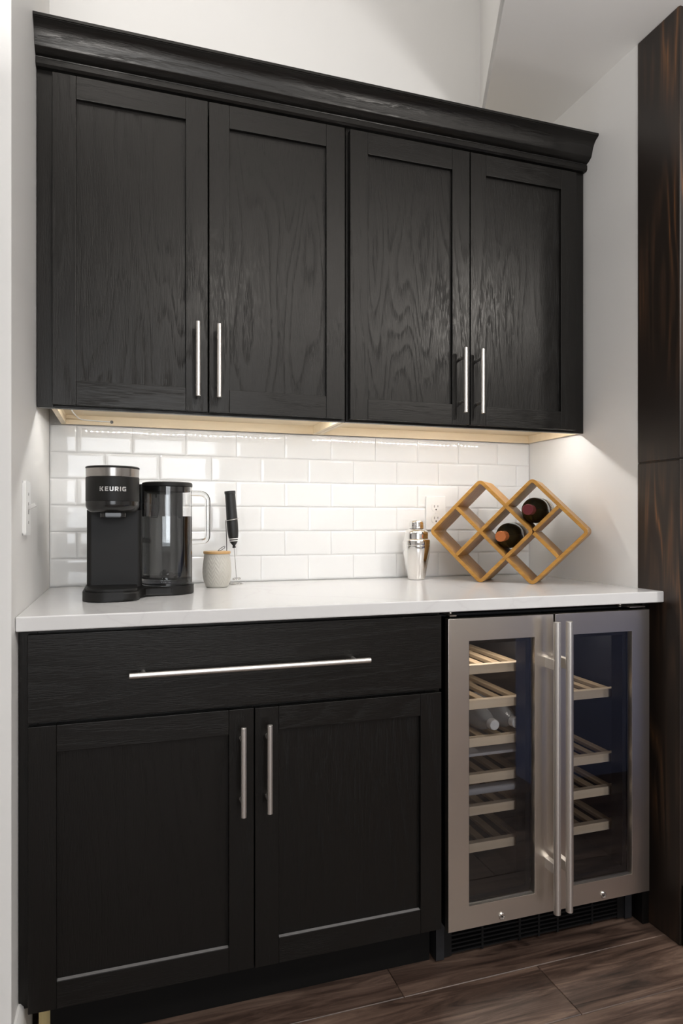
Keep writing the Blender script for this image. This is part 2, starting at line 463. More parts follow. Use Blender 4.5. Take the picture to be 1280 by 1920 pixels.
backsplash()

# ------------------------------------------------------------------ cabinetry
def pull(name, p, q, sp, sq, out, parent, mat, r=.0062, label=None):
    """bar pull: bar from p to q, posts at sp, sq reaching back to the door face at y=out"""
    bm = new(); bar(bm, p, q, r, 20)
    for s in (sp, sq):
        tube(bm, [(s[0], out + .0003, s[2]), (s[0], p[1] + .001, s[2])], .0045, 12)
    return obj(name, bm, mat, parent, 40, origin=((p[0] + q[0]) / 2, out, (p[2] + q[2]) / 2))
def shaker(parent, x0, x1, z0, z1, px0, px1, pz0, pz1, yf, t=.0195, rec=.0095, lit_ledge=False):
    """five-piece door: front face at y=yf; panel opening given"""
    bm = new(); b = .0014
    box(bm, x0, px0, yf, yf + t, z0, z1, b, 2)
    box(bm, px1, x1, yf, yf + t, z0, z1, b, 2)
    box(bm, px0, px1, yf, yf + t, z0, pz0, b, 2, 1)
    box(bm, px0, px1, yf, yf + t, pz1, z1, b, 2, 1)
    box(bm, px0 - .004, px1 + .004, yf + rec, yf + t - .003, pz0 - .004, pz1 + .004, 0, 1, 2)
    if lit_ledge: box(bm, px0 + .001, px1 - .001, yf + .0014, yf + rec, pz0 - .0004, pz0 + .0004, 0, 1, 3)   # pale strip, highlight painted along the ledge
    return obj('door', bm, [OAK_V, OAK_H, OAK_P, LEDGE_LIGHT], parent, 35, origin=((x0 + x1) / 2, yf, z0))

YF, YD = -.2988, -.3195            # wall cabinets: face frame front, door front
def wall_cabinet(x0, x1, label, doors, pulls, filler_left=False):
    zb, zt, rec = 1.3755, 2.19, .026
    t = thing('wall_cabinet', label, 'cabinet', ((x0 + x1) / 2, YF / 2, zb), 'wall cabinets over the worktop')
    bm = new()
    xa = x0 + (.030 if filler_left else 0)
    # face frame (dark) and carcass (maple)
    box(bm, x0 + .0006, x0 + .038, YF, YF + .019, zb, zt, .0008, 1)
    box(bm, x1 - .040, x1 - .0006, YF, YF + .019, zb, zt, .0008, 1)
    box(bm, x0 + .038, x1 - .040, YF, YF + .019, zb, zb + .038, .0008, 1, 1)
    box(bm, x0 + .038, x1 - .040, YF, YF + .019, zt - .04, zt, .0008, 1, 1)
    obj('face_frame', bm, [OAK_V, OAK_H], t)
    bm = new()
    box(bm, xa + .001, xa + .014, YF + .0195, -.0005, zb + .0006, zt - .001)
    box(bm, x1 - .014, x1 - .001, YF + .0195, -.0005, zb + .0006, zt - .001)
    box(bm, xa + .014, x1 - .014, YF + .0195, -.0195, zb + rec, zb + rec + .012)          # bottom board
    box(bm, xa + .014, x1 - .014, -.0190, -.0075, zb + .0006, zt - .002)                    # back and hanging rail
    box(bm, xa + .014, x1 - .014, YF + .0195, -.0195, zt - .014, zt - .001)
    obj('carcass', bm, MAPLE, t)
    ds = []
    for d in doors: ds.append(shaker(t, *d, YD))
    for d, (x, a, b, sa, sb) in zip(ds, pulls):
        yb = YD - .0325
        pull('bar_pull', (x, yb, a), (x, yb, b), (x, yb, sa), (x, yb, sb), YD, d, NICKEL_V)
    return t
zd0, zd1 = 1.3815, 2.177
XM = .7825
wall_cabinet(.0008, XM, 'left-hand black oak wall cabinet with two doors, above the coffee machine',
             [(.0372, .4050, zd0, zd1, .0905, .3500, 1.4400, 2.1215), (.4085, .7752, zd0, zd1, .4605, .7222, 1.4400, 2.1175)],
             [(.3772, 1.4142, 1.6012, 1.4475, 1.575), (.4298, 1.4138, 1.5998, 1.448, 1.5745)], True)
wall_cabinet(XM + .0005, W - .0008, 'right-hand black oak wall cabinet with two doors, above the bottle rack',
             [(.7905, 1.1580, zd0, zd1, .8425, 1.1018, 1.4385, 2.1165), (1.1610, 1.5262, zd0, zd1, 1.2121, 1.4710, 1.4365, 2.1165)],
             [(1.1274, 1.4113, 1.5968, 1.4443, 1.571), (1.1824, 1.4111, 1.5968, 1.4443, 1.5707)])
# crown moulding
prof = [(-.2815, 2.1905), (-.312, 2.1905), (-.3165, 2.1955), (-.3165, 2.2075), (-.3135, 2.2105), (-.3145, 2.2125), (-.3200, 2.2140), (-.3250, 2.2162), (-.3300, 2.2195),
        (-.3345, 2.2225), (-.3362, 2.2250), (-.3385, 2.2310), (-.3412, 2.2400), (-.3448, 2.2490), (-.3500, 2.2575), (-.3565, 2.2640), (-.3640, 2.2680), (-.3668, 2.2692), (-.3668, 2.2705), (-.3690, 2.2712), (-.3690, 2.2775), (-.2815, 2.2775)]
prof = [(y, 2.1885 + (z - 2.1905) * (2.2775 - 2.1885) / (2.2775 - 2.1905)) for y, z in prof]
prof[0] = (-.2815, 2.1902); prof.insert(1, (-.2990, 2.1902)); prof.insert(2, (-.2990, 2.1885))
bm = new()
rows = [[(x, y, z) for y, z in prof] for x in (.0005, W - .0005)]
vs = quadgrid(bm, rows, True); bm.faces.new(vs[0]); bm.faces.new(vs[1])
tag(obj('crown_molding', bm, OAK_H, None, 40), 'black oak crown molding running along the tops of the wall cabinets', 'molding')

# base cabinet
YBF, YB = -.584, -.6045
def base_cabinet():
    t = thing('base_cabinet', 'black oak base cabinet with a wide drawer over two doors', 'cabinet', (.46, -.3, 0))
    bm = new()
    box(bm, .0008, .036, YBF, YBF + .019, .1225, .8835, .0008, 1)
    box(bm, .89, .929, YBF, YBF + .019, .1225, .8835, .0008, 1)
    box(bm, .036, .89, YBF, YBF + .019, .1225, .150, .0008, 1, 1)
    box(bm, .036, .89, YBF, YBF + .019, .675, .705, .0008, 1, 1)
    box(bm, .036, .89, YBF, YBF + .019, .86, .8835, .0008, 1, 1)
    obj('face_frame', bm, [OAK_V, OAK_H], t)
    bm = new()
    box(bm, .0155, .030, YBF + .0195, -.02, .1225, .883); box(bm, .914, .929, YBF + .0195, -.02, .1225, .883)
    box(bm, .030, .914, YBF + .0195, -.02, .123, .137); box(bm, .030, .914, -.034, -.02, .137, .883)
    obj('carcass', bm, BLACK, t)
    bm = new(); box(bm, .0535, .929, -.528, -.512, .0002, .122); box(bm, .914, .929, -.5115, -.02, .0002, .122); obj('toe_kick', bm, BLACK, t)
    bm = new(); box(bm, .030, .0530, -.515, -.02, .0002, .122); obj('side_panel_foot', bm, PLY, t, label='raw plywood edge')
    bm = new(); box(bm, .0192, .9248, YB, YB + .0195, .6985, .8745, .0016, 2)
    dr = obj('drawer', bm, OAK_H, t, 35, origin=(.472, YB, .6985))
    yb = YB - .034
    pull('bar_pull', (.2109, yb, .7870), (.7306, yb, .7862), (.2387, yb, .787), (.6984, yb, .786), YB, dr, NICKEL_H)
    d1 = shaker(t, .0200, .4712, .1225, .6915, .0723, .4166, .1772, .6370, YB, rec=.0105, lit_ledge=True)
    d2 = shaker(t, .4735, .9248, .1215, .6905, .5270, .8701, .1778, .6385, YB, rec=.0105, lit_ledge=True)
    pull('bar_pull', (.4430, yb, .4698), (.4430, yb, .6610), (.443, yb, .4968), (.443, yb, .6294), YB, d1, NICKEL_V)
    pull('bar_pull', (.4996, yb, .4701), (.4996, yb, .6614), (.4996, yb, .4967), (.4996, yb, .6285), YB, d2, NICKEL_V)
base_cabinet()
bm = new(); box(bm, 1.546, 1.5672, -.575, -.02, .0002, .8835, .001, 1)
tag(obj('end_panel', bm, OAK_V, None), 'narrow black end panel between the wine cooler and the timber post', 'panel')

# worktop
bm = new()
box(bm, .0006, W - .0006, -.627, -.0006, .8842, .9140, .003, 3)
tag(obj('worktop', bm, QUARTZ, None, 40), 'white quartz worktop slab spanning the alcove', 'worktop')

# ------------------------------------------------------------------ LED strips under the wall cabinets
def led_strip(x0, x1, label, cable=False):
    z = 1.3965
    t = thing('led_strip', label, 'light strip', ((x0 + x1) / 2, -.252, z), 'under-cabinet light strips')
    bm = new(); box(bm, x0, x1, -.257, -.247, z - .0012, 1.4013)
    obj('tape', bm, PLASTIC, t)
    bm = new(); n = int((x1 - x0) / .0172)
    for k in range(n):
        x = x0 + .008 + k * .0172
        box(bm, x - .0022, x + .0022, -.2542, -.2498, z - .0026, z - .0013)
    chips = obj('led_chips', bm, LED, t); chips['kind'] = 'stuff'
    if cable:
        bm = new()
        tube(bm, [(x0 + .004, -.252, z - .003), (x0 - .006, -.235, z - .004), (x0 - .004, -.12, z - .004), (x0 + .004, -.035, z - .006), (x0 + .015, -.024, z - .008), (x0 + .060, -.0225, z - .010), (x0 + .088, -.0225, z - .0105)], .0016, 8)
        obj('cable', bm, PLASTIC, t)
        bm = new(); lathe(bm, [(0, 0), (.0035, .0005), (.0045, .003), (.0045, .006)], M=Matrix.Translation((x0 + .092, -.0245, z - .0105)) @ Matrix.Rotation(PI / 2, 4, 'X') @ Matrix.Scale(-1, 4, (0, 0, 1)), n=16)
        obj('clip', bm, plain('dark_clip', (.09, .09, .09), .35), t)
led_strip(.075, .755, 'white light strip with a cable under the left-hand wall cabinet', True)
led_strip(.800, 1.520, 'white light strip under the right-hand wall cabinet')

# ------------------------------------------------------------------ wine cooler
def cooler():
    X0, X1, XC = .9400, 1.5365, 1.2382
    yd, yl, yb = -.6100, -.5920, -.5460          # door front, steel back, liner back
    t = thing('wine_cooler', 'stainless steel undercounter wine cooler with two glass doors', 'wine cooler', (XC, -.3, 0))
    bm = new()
    yk = -.022
    box(bm, X0, X0 + .022, -.5440, yk, .004, .8680); box(bm, X1 - .022, X1, -.5440, yk, .004, .8680)
    box(bm, X0 + .022, X1 - .022, -.5440, yk, .840, .8680); box(bm, X0 + .022, X1 - .022, -.5440, yk, .105, .150)
    box(bm, X0 + .022, X1 - .022, -.045, yk, .150, .840); box(bm, XC - .020, XC + .020, -.5440, -.045, .150, .840)
    obj('housing', bm, LINER, t)
    # louvred toe grille
    bm = new()
    box(bm, X0 + .022, X1 - .022, -.525, -.520, .004, .1045)
    for x in (X0 + .022, X0 + .13, X0 + .24, XC, X1 - .24, X1 - .13, X1 - .045):
        box(bm, x, x + .006 + (.017 if x in (X0 + .022, X1 - .045) else 0), -.5395, -.5255, .006, .1045)
    for k in range(9):
        z = .010 + k * .0108
        box(bm, X0 + .024, X1 - .024, -.5385, -.5265, z, z + .0042)
    obj('toe_grille', bm, FRIDGE_BLK, t)
    for x, xp in ((X0 + .006, X0 + .030), (X1 - .060, X1 - .054)):
        bm = new(); box(bm, x, x + (.018 if x < XC else .05), -.606, -.558, .8705, .8735, .0006, 1)
        lathe(bm, [(0, .878), (.004, .8775), (.005, .8735), (.005, .8685)], xp, -.56, 0, 14)
        obj('hinge', bm, STEEL, t)
    def door(x0, x1, g0, g1, hx, lock, side):
        z0, z1, gz0, gz1 = .1120, .8650, .1665, .8095
        bm = new(); b = .0016
        # one steel skin with an opening: four mitred pieces
        o = [(x0, z0), (x1, z0), (x1, z1), (x0, z1)]; i = [(g0, gz0), (g1, gz0), (g1, gz1), (g0, gz1)]
        vo = [[bm.verts.new((x, y, z)) for x, z in o] for y in (yd, yl)]; vi = [[bm.verts.new((x, y, z)) for x, z in i] for y in (yd, yl)]
        front_edges = []
        for k in range(4):
            k2 = (k + 1) % 4
            bm.faces.new((vo[0][k], vo[0][k2], vi[0][k2], vi[0][k])); bm.faces.new((vo[1][k2], vo[1][k], vi[1][k], vi[1][k2]))
            bm.faces.new((vo[0][k2], vo[0][k], vo[1][k], vo[1][k2])); bm.faces.new((vi[0][k], vi[0][k2], vi[1][k2], vi[1][k]))
        for e in bm.edges:
            if all(abs(v.co.y - yd) < 1e-6 for v in e.verts) and (e.verts[0] in vo[0]) == (e.verts[1] in vo[0]): front_edges.append(e)
        bmesh.ops.bevel(bm, geom=front_edges, offset=.0012, segments=2, profile=.5, affect='EDGES')
        d = obj('door', bm, STEEL, t, 35, origin=(x0 if side < 0 else x1, yd, z0))
        bm = new()
        for a in ((x0 + .002, g0, z0 + .002, z1 - .002), (g1, x1 - .002, z0 + .002, z1 - .002), (g0, g1, z0 + .002, gz0), (g0, g1, gz1, z1 - .002)):
            box(bm, a[0], a[1], yl + .0004, yb, a[2], a[3])
        for a in ((g0, g0 + .012, gz0, gz1), (g1 - .012, g1, gz0, gz1), (g0 + .012, g1 - .012, gz0, gz0 + .012), (g0 + .012, g1 - .012, gz1 - .012, gz1)):
            box(bm, a[0], a[1], yl + .004, yb, a[2], a[3])
        obj('gasket', bm, FRIDGE_BLK, d)
        bm = new(); 
        vs = [bm.verts.new((x, yd + .0075, z)) for x, z in ((g0, gz0), (g1, gz0), (g1, gz1), (g0, gz1))]; bm.faces.new(vs)
        obj('pane', bm, PANE, d, 0)
        bm = new(); yh = -.6495
        bar(bm, (hx, yh, .1290), (hx, yh, .8515), .0088, 24, .0012)
        for zc in (.240, .745):
            box(bm, hx - .0085, hx + .0060, yh + .003, yd + .0004, zc - .0130, zc + .0130, .0008, 1)
        obj('bar_handle', bm, NICKEL_V, d, 40)
        bm = new()
        M = Matrix.Translation((lock, yd, .1273)) @ Matrix.Rotation(PI / 2, 4, 'X')
        lathe(bm, [(.0088, -.0005), (.0088, .0022), (.0074, .0036), (.0052, .0036), (.0046, .0024), (0, .0024)], n=28, M=M)
        lathe(bm, [(.0022, .0022), (.0022, .0034), (0, .0034)], n=12, M=M, mi=1)
        obj('lock', bm, [CHROME, DARKSLOT], d, 40)
    door(X0, 1.2355, .9960, 1.1800, 1.2178, 1.0854, -1)
    door(1.2410, X1, 1.2965, 1.4790, 1.2535, 1.3866, 1)
    def shelf(xa, xb, z, depth=-.10):
        bm = new(); ys = -.512
        n = 5
        for k in range(n):
            x = xa + .012 + (xb - xa - .024 - .022) * k / (n - 1)
            box(bm, x, x + .022, ys, depth, z - .013, z - .003, .001, 1)
        box(bm, xa + .008, xb - .008, -.30, -.28, z - .022, z - .0132)
        s = obj('shelf', bm, softY, t)
        bm = new(); box(bm, xa, xb, -.530, ys - .0002, z - .0235, z, .0015, 2)
        obj('front_strip', bm, BEECH, s)
    softY = softwood('beech_slat', (.40, .29, .18), (.50, .37, .23), 1, 60)
    for z in (.7310, .6405, .5440, .4500, .3685, .2740): shelf(X0 + .024, 1.2115, z)
    for z in (.6390, .4605, .3695, .2735): shelf(1.2625, X1 - .032, z)
    # zone divider plates and the light bar under the roof of the right zone
    bm = new()
    box(bm, X0 + .0225, 1.2175, -.525, -.046, .494, .502, .002, 2); box(bm, X0 + .0225, 1.2175, -.535, -.505, .398, .415, .006, 3)
    obj('zone_divider', bm, GREYP, t)
    bm = new(); box(bm, 1.2585, X1 - .0225, -.530, -.490, .790, .818, .006, 3); obj('light_bar', bm, GREYP, t)
    for x, pw in ((1.085, .55), (1.385, .40)):
        d = bpy.data.lights.new('cooler_light', 'AREA'); d.shape = 'RECTANGLE'; d.size = .2; d.size_y = .04; d.energy = pw; d.color = (1, .93, .84)
        o = bpy.data.objects.new('cooler_light', d); COL.objects.link(o); o.location = (x, -.475, .836); o.rotation_euler = (math.radians(20), 0, 0)
    return t
cooler()

def lying_bottle(name, label, group, x, y, z, prof, parts, rz=0, cat='bottle'):
    """lathe parts about the bottle's own axis (neck towards -y)"""
    t = thing(name, label, cat, (x, y, z), group, rz)
    R = Matrix.Rotation(PI / 2, 4, 'X')
    for nm, pr, mat, lab in parts:
        bm = new(); lathe(bm, pr, M=R, n=40)
        obj(nm, bm, mat, t, 40, local=True, label=lab)
    return t
WB = [(0, -.20), (.022, -.20), (.0305, -.195), (.0315, -.185), (.0315, -.14), (.0298, -.135), (.0315, -.130), (.0315, -.105), (.0298, -.100), (.0315, -.095), (.0315, -.07), (.0305, -.055), (.027, -.035), (.020, -.018), (.0135, -.008), (.0125, 0), (.0125, .004)]
WBi = [(max(r - .0012, 0), z + (.001 if i < 2 else 0)) for i, (r, z) in enumerate(WB)]
CAP = [(0, .018), (.0125, .018), (.0138, .0165), (.0142, .004), (.0145, .0005), (.0125, .0004)]
def water_bottle(x, z, label):
    lying_bottle('water_bottle', label, 'water bottles in the wine cooler', x, -.517, z,
                 None, [('body', WB + list(reversed(WBi)), PET, None), ('cap', CAP, CAPW, 'white screw cap')])
water_bottle(1.1115, .5415 + .0318, 'clear plastic water bottle lying on the third cooler shelf, left of the two')
water_bottle(1.1765, .5415 + .0318, 'clear plastic water bottle lying on the third cooler shelf, right of the two')

# ------------------------------------------------------------------ coffee machine
def letters():
    """block letters as lists of quads in a 0..w x 0..1 box"""
    s = .24
    L = {}
    L['K'] = (.86, [[(0, .0), (s, .0), (s, .26), (0, .26)], [(0, .36), (s, .36), (s, .64), (0, .64)], [(0, .74), (s, .74), (s, 1), (0, 1)],
                    [(.30, .50), (.56, 1), (.86, 1), (.55, .50)], [(.30, .50), (.55, .50), (.86, 0), (.56, 0)]])
    L['E'] = (.76, [[(0, 0), (s, 0), (s, 1), (0, 1)], [(s, 0), (.76, 0), (.76, .22), (s, .22)], [(s, .39), (.70, .39), (.70, .61), (s, .61)], [(s, .78), (.76, .78), (.76, 1), (s, 1)]])
    L['U'] = (.86, [[(0, .18), (s, .22), (s, 1), (0, 1)], [(.86 - s, .22), (.86, .18), (.86, 1), (.86 - s, 1)], [(0, .18), (.18, 0), (.68, 0), (.86, .18), (.86 - s, .22), (s, .22)]])
    L['R'] = (.86, [[(0, 0), (s, 0), (s, 1), (0, 1)], [(s, .78), (.60, .78), (.68, 1), (s, 1)], [(.60, .78), (.60, .56), (.84, .48), (.84, .84), (.68, 1)], [(s, .34), (.66, .34), (.84, .48), (.60, .56), (s, .56)], [(.36, .34), (.62, .34), (.88, 0), (.60, 0)]])
    L['I'] = (s, [[(0, 0), (s, 0), (s, 1), (0, 1)]])
    L['G'] = (.84, [[(0, .18), (s, .22), (s, .78), (0, .82)], [(0, .82), (s, .78), (.82, .78), (.82, 1), (.18, 1)], [(0, .18), (.18, 0), (.84, 0), (.84, .22), (s, .22)], [(.84 - s, .22), (.84, .22), (.84, .56), (.84 - s, .56)], [(.46, .38), (.60, .38), (.60, .56), (.46, .56)]])
    return L
def coffee_machine():
    cx, cy, R = .1752, -.3600, .0612
    B = .9142
    t = thing('coffee_machine', 'black single-serve coffee machine with a clear water jug on the worktop', 'coffee machine', (.23, -.27, B))
    def dee(r, yb=-.17, n=40):       # half round front, straight sides going back
        pts = [(cx + r * math.cos(a), cy + r * math.sin(a)) for a in [PI + PI * k / n for k in range(n + 1)]]
        return pts + [(cx + r, yb), (cx - r, yb)]
    def loft(bm, secs, mi=0):
        rows = [[(x, y, z) for x, y in dee(r, yb)] for r, z, yb in secs]
        vs = quadgrid(bm, rows, True, mi); bm.faces.new(vs[0]); bm.faces.new(vs[-1])
    bm = new()
    # base plate: drip-tray lobe in front, foot under the jug on the right
    pts = [(.245, -.128), (.122, -.128)] + [(.112, -.14), (.1085, -.16), (.1085, -.36)]
    pts += [(.1085 + .052 * (1 - math.cos(a)), -.385 - .052 * math.sin(a)) for a in [PI / 2 * k / 10 for k in range(11)]]
    pts += [(.236 - .038 + .038 * math.sin(a), -.400 - .037 * math.cos(a)) for a in [PI / 2 * k / 8 for k in range(9)]]
    pts += [(.238, -.375), (.243, -.352), (.252, -.3375), (.266, -.334), (.308, -.334)]
    pts += [(.308 + .0665 * math.sin(a), -.268 - .066 * math.cos(a)) for a in [PI * .5 * k / 10 for k in range(1, 11)]]
    pts += [(.3745, -.19), (.366, -.150), (.345, -.130)]
    pts = list(reversed(pts))
    prism(bm, pts, B + .0015, B + .0225, .005, 3)
    base = obj('base', bm, COFFEE, t, 40)
    bm = new()
    tp = rrect(.1140, .2310, -.4300, -.305, (.045, .035, .004, .004), 8)
    prism(bm, tp, B + .0220, B + .0285, .0015, 2)
    obj('drip_tray', bm, COFFEE, base, 40)
    for x, y in ((.130, -.400), (.215, -.405), (.350, -.250)):
        bm = new(); lathe(bm, [(0, 0), (.008, 0), (.008, .002), (0, .002)], x, y, B - .0002, 16)
        obj('foot', bm, RUBBER, base)
    # column and the back wall behind the jug
    bm = new()
    prism(bm, rrect(.1135, .2440, -.302, -.132, .012, 6), B + .022, 1.128, 0)
    prism(bm, rrect(.2350, .3560, -.190, -.132, .010, 6), B + .022, 1.200, .003, 2)
    obj('column', bm, COFFEE, t, 40)
    bm = new()
    Z = 1.1195
    loft(bm, [(R - .024, Z, -.18)] + [(R - .022 + .022 * math.sin(a), Z + .020 - .020 * math.cos(a), -.17) for a in [PI / 2 * k / 10 for k in range(1, 11)]] + [(R, 1.1470, -.17)])
    bm.faces.ensure_lookup_table()
    obj('brew_head_bowl', bm, COFFEE_G, t, 40, label='glossy black underside of brew head')
    bm = new(); loft(bm, [(R - .0006, 1.1472, -.17), (R, 1.1480, -.17), (R, 1.2030, -.17), (R - .0008, 1.2040, -.17)]); head = obj('brew_head', bm, COFFEE, t, 40)
    bm = new()
    prism(bm, rrect(.1480, .2050, -.398, -.31, .012, 6), 1.1095, 1.1210, .003, 2)
    obj('spout', bm, COFFEE_G, t, 40)
    bm = new(); loft(bm, [(R - .001, 1.2046, -.17), (R - .0005, 1.2052, -.17), (R - .0002, 1.2245, -.17), (R - .001, 1.2250, -.17)]); lid = obj('lid_band', bm, SMOKE, t, 40, label='smoky metallic band')
    bm = new(); loft(bm, [(R - .0005, 1.2252, -.17), (R + .0004, 1.2262, -.17), (R + .0004, 1.2285, -.17), (R - .002, 1.2300, -.17)]); obj('lid', bm, COFFEE, lid, 40)
    # lettering on the curved front
    bm = new(); L = letters(); word = 'KEURIG'; gapw = .30
    total = sum(L[c][0] for c in word) + gapw * (len(word) - 1)
    x0, x1, z0, h = .1475, .2055, 1.1700, .0104
    k = (x1 - x0) / total; u = 0
    def onto(px, pz, d):
        dx = min(max(px - cx, -R), R)
        return (px, cy - math.sqrt(R * R - dx * dx) - d, pz)
    for c in word:
        w, polys = L[c]
        for pl in polys:
            a = [bm.verts.new(onto(x0 + (u + x) * k, z0 + z * h, .0004)) for x, z in pl]
            b = [bm.verts.new(onto(x0 + (u + x) * k, z0 + z * h, -.0003)) for x, z in pl]
            n = len(pl); bm.faces.new(a); bm.faces.new(list(reversed(b)))
            for i in range(n): bm.faces.new((a[i], b[i], b[(i + 1) % n], a[(i + 1) % n]))
        u += w + gapw
    obj('lettering', bm, LETTER, head, 0, label='silver KEURIG lettering')
    # clear jug with water
    jx, jy, jr = .3080, -.2640, .0628
    zb, zt = B + .0215, 1.1880
    bm = new()
    lathe(bm, [(0, zb), (jr - .004, zb), (jr - .001, zb + .001), (jr, zb + .004), (jr, zt), (jr - .0026, zt), (jr - .0026, zb + .022), (jr - .006, zb + .018), (0, zb + .018)], jx, jy, 0, 72)
    jug = obj('water_jug', bm, CLEAR, t, 40)
    bm = new()
    lathe(bm, [(0, zb + .0175), (jr - .0062, zb + .0175), (jr - .0020, zb + .022), (jr - .0020, 1.1130), (0, 1.1130)], jx, jy, 0, 72)
    obj('water', bm, WATER, jug, 40)
    bm = new()
    ca, sa = math.cos(-.15), math.sin(-.15)
    hp = [(jr - .001, 1.1735), (jr + .018, 1.1730)] + [(jr + .021 + .0185 * math.sin(a), 1.1540 + .0190 * math.cos(a)) for a in [PI / 2 * k / 6 for k in range(7)]] + [(jr + .0395, 1.10), (jr + .0392, 1.064)] + [(jr + .0275 + .0115 * math.cos(a), 1.060 - .0115 * math.sin(a)) for a in [PI / 2 * k / 5 for k in range(6)]] + [(jr + .018, 1.0475), (jr - .001, 1.0470)]
    tube(bm, [(jx + r * ca, jy + r * sa, z) for r, z in hp], .0070, 14)
    obj('jug_handle', bm, CLEAR, jug, 60)
    bm = new()
    lathe(bm, [(0, 1.2005), (jr - .004, 1.2005), (jr + .0002, 1.1985), (jr + .0006, 1.1950), (jr + .0006, 1.1895), (jr - .003, 1.1885), (jr - .0045, 1.1885), (jr - .0045, 1.1765), (jr - .007, 1.1765), (jr - .007, 1.187), (0, 1.187)], jx, jy, 0, 60)
    obj('jug_lid', bm, COFFEE, jug, 40)
    bm = new()
    lathe(bm, [(0, 0), (.006, 0), (.006, .006), (.010, .007), (.010, .010), (.004, .011), (.004, .016), (0, .016)], jx + .006, jy - .01, zb + .0180, 20)
    lathe(bm, [(0, 0), (.0025, 0), (.0025, .004), (0, .004)], jx - .008, jy - .018, zb + .0180, 10); lathe(bm, [(0, 0), (.0025, 0), (.0025, .006), (0, .006)], jx + .02, jy - .016, zb + .0180, 10)
    obj('outlet_valve', bm, [COFFEE_G], jug, 40)
coffee_machine()

# ------------------------------------------------------------------ canister
def canister():
    x, y, B = .4515, -.142, .9142
    t = thing('canister', 'small grey ceramic canister with chevron relief and bamboo lid', 'canister', (x, y, B))
    H = .0940
    ctl = [(0, .0295), (.004, .0325), (.015, .0365), (.030, .0395), (.042, .0405), (.055, .0402), (.070, .0386), (.082, .0370), (.090, .0362), (.094, .0358)]
    def rad(z):
        for (a, ra), (b, rb) in zip(ctl, ctl[1:]):
            if a <= z <= b: 
                s = (z - a) / (b - a); return ra + (rb - ra) * s
        return ctl[-1][1]
    def relief(a, z):
        env = min(1, max(0, (z - .006) / .006), 1) * min(1, max(0, (.092 - z) / .006))
        w = abs(((a / (2 * PI) * 12) % 1) - .5) * 2           # zigzag columns
        ph = (z / .0125 + w * 1.3) % 1.0
        return -.0011 * env * (1 - min(1, abs(ph - .5) * 2 / .55))
    bm = new()
    N = 80
    pr = [(0, 0)] + [(rad(H * k / N), H * k / N) for k in range(N + 1)] + [(.033, H), (.033, H - .006), (0, H - .006)]
    lathe(bm, pr, x, y, B, 168, fn=lambda a, z: relief(a, z))
    obj('pot', bm, STONE, t, 60)
    bm = new(); lathe(bm, [(0, H + .0004), (.0375, H + .0004), (.0382, H + .0014), (.0382, H + .0064), (.0374, H + .0074), (0, H + .0074)], x, y, B, 56)
    lid = obj('lid', bm, BAMBOO_LID, t, 40)
    bm = new(); pts = []
    for k in range(13):
        a = 2 * PI * k / 12 - PI * .75
        pts.append((k, a))
    lp = [(x + .002, y, B + H + .0074), (x + .006, y, B + H + .012), (x + .014, y - .001, B + H + .018), (x + .0205, y - .001, B + H + .0215), (x + .0225, y, B + H + .0205), (x + .021, y + .001, B + H + .0155), (x + .013, y + .001, B + H + .0105), (x + .004, y, B + H + .0078)]
    tube(bm, lp, .0008, 8)
    obj('loop', bm, CORD, lid, 60)
canister()

